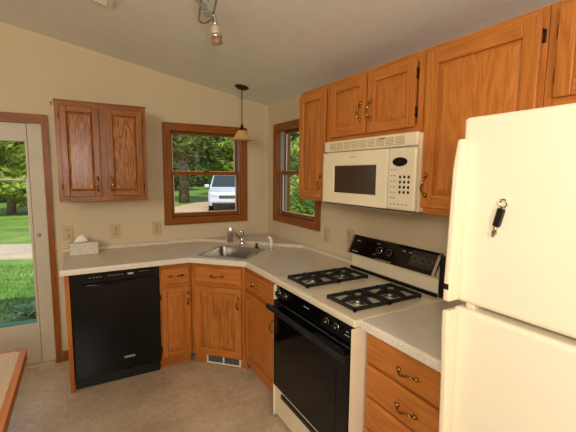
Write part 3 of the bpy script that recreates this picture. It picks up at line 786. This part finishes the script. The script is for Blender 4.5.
m = MB(); m.lathe([(0, -.050), (.003, -.048), (.007, -.036), (.0045, -.028), (.006, -.0205), (0, -.0205)], (-.0075, 0, 0), 14); m.xf(R_).build('tip', 'nickel', e)

# ------------------------------------------------------------------ outlets
def outlet(label, x, z, rz, y=None, grp=None, toggle=False):
    loc = (x, -.0005, z) if rz == BACK else (-.0005, x, z)
    e = thing('wall_outlet', label, 'outlet', loc, rz, grp)
    pl = MB().box(-.036, .036, -.007, 0, -.058, .058, .003).build('cover_plate', 'outlet', e)
    for s in (-1, 1):
        m = MB(); m.lathe([(0, 0), (.016, 0), (.015, .0025), (0, .0025)], (0, -.0068, s * .024), 20, (0, -1, 0)); r = m.build('receptacle', 'outlet', e)
        m = MB()
        for k in (-1, 1): m.box(k * .006 - .0012, k * .006 + .0012, -.0098, -.0092, s * .024 - .001, s * .024 + .008)
        m.box(-.002, .002, -.0098, -.0092, s * .024 - .010, s * .024 - .006); m.build('slots', 'black_soft', r)
    m = MB(); m.lathe([(0, 0), (.003, 0), (.002, .0015), (0, .0018)], (0, -.007, 0), 10, (0, -1, 0)); m.build('cover_screw', 'brass', e)
outlet('beige wall outlet above the tissue box', -1.789, 1.056, BACK)
outlet('beige wall outlet over the dishwasher middle, second from the patio door', -1.443, 1.052, BACK)
outlet('beige wall outlet on the back wall nearest the window sill', -1.108, 1.052, BACK)
outlet('beige wall outlet under the side window, near the corner', -1.055, 1.068, RIGHT)
outlet('beige wall outlet just above the left top corner of the stove', -1.345, 1.095, RIGHT)

# ------------------------------------------------------------------ pendant lamp
px, py = -.425, -.342; cz = ceil_z(px)
tilt = Vector((SL, 0, 1)).normalized()
e = thing('pendant_lamp', 'amber glass pendant lamp hanging from the ceiling before the back window', 'lamp', (px, py, cz))
MB().lathe([(0, 0), (.060, 0), (.062, -.006), (.045, -.018), (.012, -.026), (0, -.026)], (0, 0, -.001), 28, tuple(tilt)).build('canopy', 'bronze', e)
zt = 1.968 - cz
MB().tube([(0, 0, -.02), (0, 0, zt)], .0045, 8).build('stem', 'bronze', e)
MB().lathe([(0, .006), (.010, .006), (.014, -.02), (.028, -.044), (.030, -.050), (0, -.050)], (0, 0, zt), 20).build('socket_cap', 'bronze', e)
m = MB(); m.lathe([(.031, .0), (.046, -.012), (.060, -.036), (.076, -.062), (.098, -.080), (.102, -.084), (.098, -.085), (.073, -.067), (.056, -.041), (.042, -.017), (.029, -.005), (.031, 0)], (0, 0, zt - .046), 36)
m.build('lamp_shade', 'amber', e)
MB().lathe([(0, -.02), (.018, -.022), (.022, -.04), (.016, -.058), (0, -.064)], (0, 0, zt - .04), 16).build('bulb', 'frost', e)

# ------------------------------------------------------------------ track light
e = thing('track_light', 'chrome two-rail track light with a small spotlight hanging from the sloped ceiling', 'lamp', (-1.08, -1.42, 2.36))
w2 = lambda x, y, z: (x + 1.08, y + 1.42, z - 2.36)
ra, rb = Vector((-1.099, -1.39, 2.36)), Vector((-1.043, -1.455, 2.36)); dr = Vector((-.22, -1, .04)).normalized()
pts = [ra + dr * s for s in (.9, .6, .3, .1, 0)]
ctr_ = (ra + rb) / 2; end = -dr
for k in range(1, 8):
    a = math.pi * k / 8; pts.append(ctr_ + (ra - ctr_) * math.cos(a) + end * .075 * math.sin(a))
pts += [rb + dr * s for s in (0, .1, .3, .6, .9)]
MB().tube([w2(*p) for p in pts], .0055, 8).build('rails', 'nickel', e)
m = MB(); mid = ctr_ + dr * .10
def obox(mb, c0, along, across, up, l, w_, h):
    M4 = Matrix.Translation(c0) @ Matrix((along.to_4d(), across.to_4d(), up.to_4d(), (0, 0, 0, 1))).transposed()
    k = MB(); k.box(-l, l, -w_, w_, -h, h, .004); k.xf(M4)
    tmp = bpy.data.meshes.new('t'); k.bm.to_mesh(tmp); k.bm.free(); mb.bm.from_mesh(tmp); bpy.data.meshes.remove(tmp)
ac = (rb - ra).normalized(); upv = Vector((0, 0, 1))
al = dr - ac * dr.dot(ac); al.normalize(); upv = al.cross(ac).normalized()
obox(m, Vector(w2(*(ctr_ + al * .035 + ac * .030))), al, ac, upv, .032, .022, .008)
m.build('connector_block', 'greyb', e)
m = MB(); obox(m, Vector(w2(*(rb + al * .14 - ac * -.012))), al, ac, upv, .050, .009, .010)
m.build('connector_block', 'greyb', e)
m = MB()
for s in (.18, .7):
    p = ctr_ + dr * s; top = ceil_z(p.x)
    m.tube([w2(*p), w2(p.x, p.y, top - .004)], .006, 8); m.lathe([(0, 0), (.028, 0), (.028, -.01), (0, -.012)], w2(p.x, p.y, top - .001), 20, tuple(tilt)); 
m.build('standoff', 'nickel', e)
h0 = Vector((-1.040, -1.462, 2.356)); h1 = h0 + Vector((.026, .02, -.155)); hx = (h1 - h0).normalized()
m = MB(); m.tube([w2(*(rb + dr * .02)), w2(*((rb + h0) / 2 + Vector((0, 0, .012)))), w2(*h0)], .006, 8); m.build('swivel_arm', 'nickel', e)
m = MB(); m.lathe([(0, -.01), (.008, -.01), (.012, .0), (.019, .034), (.021, .040), (0, .040)], w2(*h0), 20, tuple(hx)); m.build('socket', 'chrome', e)
m = MB(); m.lathe([(0, .0405), (.020, .0405), (.026, .060), (.028, .078), (.028, .082), (0, .082)], w2(*h0), 24, tuple(hx)); m.build('glass_shade', 'frost', e)
m = MB(); m.lathe([(.022, .0825), (.030, .0825), (.031, .102), (.022, .102), (.022, .0825)], w2(*h0), 24, tuple(hx)); m.build('shade_band', 'chrome', e)
m = MB(); m.lathe([(0, .1025), (.028, .1025), (.028, .134), (.025, .136), (0, .135)], w2(*h0), 24, tuple(hx)); m.build('shade_tip', 'brownglass', e)

# ceiling panel seen at the top edge of the picture
cp0 = thing('ceiling_vent', 'white flat panel fixed to the sloped ceiling', 'vent', (-1.62, -1.09, ceil_z(-1.62)))
cp0.rotation_euler = (0, math.atan(SL), 0)
m = MB(); m.box(-.145, .145, -.12, .12, -.012, -.001, .003); m.build('vent_frame', 'white', cp0)
m = MB()
for k in range(9): m.box(-.115, .115, -.09 + k * .0225 - .004, -.09 + k * .0225 + .004, -.016, -.0125)
m.build('vent_slats', 'white', cp0)

# ------------------------------------------------------------------ table at lower left
e = thing('table', 'tan laminate topped table with an oak edge near the patio door', 'table', (-2.60, -2.30, 0))
tx0, tx1, ty0, ty1, tz = -.68, .668, -.95, .86, .75
m = MB(); c_ = .03
out = [(tx0, ty0), (tx1, ty0), (tx1, ty1 - c_), (tx1 - c_, ty1), (tx0, ty1)]
k_ = .024
inn = [(tx0 + k_, ty0 + k_), (tx1 - k_, ty0 + k_), (tx1 - k_, ty1 - c_ - .01), (tx1 - c_ - .01, ty1 - k_), (tx0 + k_, ty1 - k_)]
m.prism(inn, 'z', tz - .03, tz - .0005); m.build('table_top', 'table', e)
m = MB(); n5 = len(out)
for k in range(n5):
    j = (k + 1) % n5
    m.prism([out[k], out[j], inn[j], inn[k]], 'z', tz - .040, tz, 0)
m.build('edge_band', 'oak_y', e)
m = MB()
for a in ((tx0 + .06, tx1 - .06, ty1 - .10, ty1 - .08), (tx0 + .06, tx1 - .06, ty0 + .08, ty0 + .10), (tx0 + .06, tx0 + .08, ty0 + .10, ty1 - .10), (tx1 - .10, tx1 - .08, ty0 + .10, ty1 - .10)):
    m.box(*a, tz - .12, tz - .041)
m.build('apron', 'oak_h', e)
for sx in (tx0 + .10, tx1 - .12):
    for sy in (ty0 + .12, ty1 - .12):
        m = MB(); m.tube([(sx, sy, .0008), (sx, sy, .10), (sx, sy, .6), (sx, sy, tz - .041)], [.018, .02, .03, .032], 12); m.build('leg', 'oak_v', e)

# ------------------------------------------------------------------ outdoors
GZ = -.20
def ground(name, pts, mat, z):
    m = MB(); m.prism(pts, 'z', z - .05, z); return struct(m.build(name, mat))
struct(MB().box(XL - .2, T + .06, T + .002, T + .10, GZ, -.121).build('trim_1', 'outer'))
ground('lawn', [(-60, .15), (-60, 80), (80, 80), (80, -30), (.3, -30), (.3, .15)], 'lawn', GZ)
ground('path', [(-12, 8.6), (-12, 10.3), (-3.2, 7.35), (2.2, 5.55), (2.2, 3.9), (-2.8, 5.55)], 'concrete', GZ + .03)
ground('driveway', [(.4, 13.2), (2.2, 15.6), (4.4, 18.6), (6.6, 19.2), (7.6, 17), (7.4, 11), (6, 9.3), (3, 9), (.2, 11)], 'gravel', GZ + .02)
rnd = random.Random(7)
def leaves(m, c, r, n, size, mat=0):
    for _ in range(n):
        while True:
            p = Vector((rnd.uniform(-1, 1), rnd.uniform(-1, 1), rnd.uniform(-1, 1)))
            if .25 < p.length < 1: break
        q = Vector((c[0] + p.x * r[0], c[1] + p.y * r[1], c[2] + p.z * r[2]))
        a = Vector((rnd.gauss(0, 1), rnd.gauss(0, 1), rnd.gauss(0, .6))).normalized(); b = a.cross(Vector((rnd.gauss(0, 1), rnd.gauss(0, 1), rnd.gauss(0, 1)))).normalized()
        s = size * rnd.uniform(.6, 1.3)
        m.bm.faces.new([m.bm.verts.new(q - a * s), m.bm.verts.new(q + b * s * .45), m.bm.verts.new(q + a * s), m.bm.verts.new(q - b * s * .45)])
def tree(label, x, y, h, tr, crown, n, mat, size=.22, low=.3, grp=None):
    e = thing('tree', label, 'tree', (x, y, GZ), 0, grp)
    m = MB()
    lean = [(.0, .0, .0005), (.03, .02, h * .2), (-.05, .05, h * .5), (.05, 0, h * .85)]
    m.tube(lean, [tr * 1.25, tr, tr * .75, tr * .25], 12)
    for k in range(6):
        z = h * (low + .1 * k); a = k * 2.4; l = crown * .7
        m.tube([(0, 0, z), (math.cos(a) * l * .5, math.sin(a) * l * .5, z + l * .2), (math.cos(a) * l, math.sin(a) * l, z + l * .3)], [tr * .3, tr * .2, tr * .08], 6)
    m.build('trunk', 'bark', e)
    m = MB(); per = max(40, n // 14)
    for k in range(14):
        t = (k + .5) / 14; z = h * (low + (1 - low) * t); a = k * 2.4; q = crown * .62 * math.sin(math.pi * min(1, .25 + t * .75)) 
        leaves(m, (math.cos(a) * q, math.sin(a) * q, z), (crown * .55, crown * .55, h * .11), per, size)
    m.build('crown', mat, e, fix=False)
TREES = [  # label, x, y, height, trunk radius, crown, leaves, material, leaf size, low
    ('thick-trunked dark green tree on the lawn at the left of the back window', 3.75, 18.9, 6.8, .27, 2.5, 6500, 'leaf', .20, .39),
    ('bright yellow-green tree rising over the parked van', 9.2, 24.6, 6.5, .2, 2.6, 5200, 'leaf2', .24, .2),
    ('dark tree in the woods behind the thick tree trunk', 6.0, 36, 8, .22, 3.4, 5200, 'leaf', .34, .10),
    ('dark tree in the woods far behind the van', 14.2, 37, 8, .25, 3.4, 5200, 'leaf', .36, .10),
    ('farthest tree of the woods in the back window, between two dark trees', 11, 48, 10, .25, 4.5, 5200, 'leaf', .42, .08),
    ('sunlit tree seen high through the patio door glass', -4.2, 15.5, 5, .14, 1.8, 5200, 'leaf2', .17, .13),
    ('shaded tree behind the sunlit one, seen through the patio door', -6.3, 24, 7, .26, 3.0, 5200, 'leaf', .28, .10),
    ('dark tree in the woods far beyond the path, seen through the patio door', -7.5, 36, 10, .25, 4, 5600, 'leaf', .36, .08),
    ('bushy low leafy tree close outside the side window', 5.4, 6.6, 3.6, .09, 1.4, 4200, 'leaf2', .12, .12),
    ('tall green tree far out beyond the side window', 12, 16.5, 8, .2, 2.8, 4600, 'leaf', .26, .10),
]
for t in TREES: tree(*t)
# hosta by the door
e = thing('hosta_plant', 'clump of pale striped hosta leaves in the grass outside the patio door', 'plant', (-2.22, 1.75, GZ))
for k in range(26):
    a = k * 2.399; l = .16 + .20 * rnd.random(); tip = .05 + .10 * rnd.random(); m = MB(); prev = None
    d_ = Vector((math.cos(a), math.sin(a), 0)); sd_ = Vector((-d_.y, d_.x, 0))
    for i in range(6):
        t = i / 5; wd = .055 * math.sin(math.pi * (.08 + .92 * t)) + .003
        q = d_ * (l * t + .01) + Vector((0, 0, .002 + .26 * math.sin(t * 2.2) * (.5 + tip * 3) * .7))
        A_, B_, C_ = m.bm.verts.new(q - sd_ * wd), m.bm.verts.new(q - Vector((0, 0, .012))), m.bm.verts.new(q + sd_ * wd)
        if prev: m.bm.faces.new((prev[0], prev[1], B_, A_)); m.bm.faces.new((prev[1], prev[2], C_, B_))
        prev = (A_, B_, C_)
    m.build('leaf', 'hosta', e)
m = MB()
for _ in range(15000):
    x, y_ = rnd.uniform(-4.6, -1.6), .3 + 5.0 * rnd.random() ** 1.4; h = rnd.uniform(.025, .065); a = rnd.uniform(0, 6.28); dx, dy = math.cos(a) * .005, math.sin(a) * .005
    lx, ly = rnd.gauss(0, .03), rnd.gauss(0, .03)
    if (x + 2.22) ** 2 + (y_ - 1.75) ** 2 < .2: continue
    if y_ > 5.0 - .27 * (x + 2.8): continue
    m.poly([(x - dx, y_ - dy, GZ), (x + dx, y_ + dy, GZ), (x + lx, y_ + ly, GZ + h)])
tag(m.build('grass_blades', 'grass', None, fix=False), 'green grass growing between the patio door and the path', 'grass', None, 'stuff')

# parked van, nose towards the house
e = thing('van', 'white minivan parked on the gravel drive facing the house', 'van', (4.20, 12.3, GZ + .021), math.radians(-20))
def side(y_, z): return (y_, z)
SIL = [(0.05, .30), (0.0, .50), (.03, .74), (.16, .90), (.95, 1.08), (1.75, 1.66), (2.2, 1.74), (4.3, 1.72), (4.75, 1.55), (4.95, .95), (5.0, .42), (4.9, .28)]
def halfw(z): return .97 if z < .9 else .97 - .20 * ((z - .9) / .85)
m = MB(); rows = []
for s in (-1, -.93, .93, 1):
    rows.append([m.bm.verts.new((s * halfw(z) if abs(s) == 1 else s * halfw(z), y_ + (.10 if abs(s) == 1 and y_ < .2 else 0) - (.1 if abs(s) == 1 and y_ > 4.7 else 0), z - (.03 if abs(s) == 1 and z > 1.5 else 0))) for y_, z in SIL])
for A_, B_ in zip(rows, rows[1:]):
    for k in range(len(SIL)):
        j = (k + 1) % len(SIL); m.bm.faces.new((A_[k], A_[j], B_[j], B_[k]))
m.bm.faces.new(rows[0]); m.bm.faces.new(rows[-1])
m.build('van_body', 'carwhite', e)
def onfront(x, t, k0=4, k1=5, off=.012):
    a, b = Vector(SIL[k0]), Vector(SIL[k1]); q = a + (b - a) * t; d2 = (b - a).normalized(); n2 = Vector((-d2.y, d2.x)); q = q + n2 * off
    return (x, q.x, q.y)
m = MB(); m.poly([onfront(-.86, .04), onfront(.86, .04), onfront(.74, .94), onfront(-.74, .94)]); o = m.build('windshield', 'carglass', e)
sm = o.modifiers.new('thickness', 'SOLIDIFY'); sm.thickness = .01
m = MB(); m.box(-.50, .50, -.012, .05, .62, .76, .02); m.build('grille', 'carglass', e)
m = MB()
for z in (.655, .69, .725): m.box(-.48, .48, -.018, -.0125, z - .006, z + .006)
m.build('grille_bars', 'chrome', e)
for s in (-1, 1):
    m = MB(); m.prism([(s * .54, .68), (s * .88, .72), (s * .90, .86), (s * .58, .80)], 'y', .015, .12, 0, .01); m.build('headlight', 'lens', e)
    m = MB(); m.box(s * .98, s * 1.20, 1.32, 1.45, 1.06, 1.22, .03); m.build('wing_mirror', 'carwhite', e)
    m = MB(); m.prism([(1.55, 1.10), (4.6, 1.10), (4.45, 1.56), (2.0, 1.58)], 'x', s * .90, s * .942); m.build('side_glass', 'carglass', e)
    for y_ in (.95, 3.95):
        m = MB(); m.lathe([(0, 0), (.33, 0), (.345, .04), (.345, .18), (.33, .21), (0, .21)], (s * .985 - (.0 if s < 0 else .21), y_, .346), 28, (1, 0, 0)); wl = m.build('wheel', 'rubber', e)
        m = MB(); m.lathe([(0, 0), (.2, 0), (.22, .012), (0, .02)], (s * .985 + s * .0015, y_, .346), 20, (s, 0, 0)); m.build('hub_cap', 'grey', wl)
m = MB(); m.box(-.80, .80, -.03, .06, .30, .44, .02); m.build('bumper_intake', 'black_soft', e)
MB().box(-.16, .16, -.036, -.0305, .45, .53, .003).build('number_plate', 'lens', e)
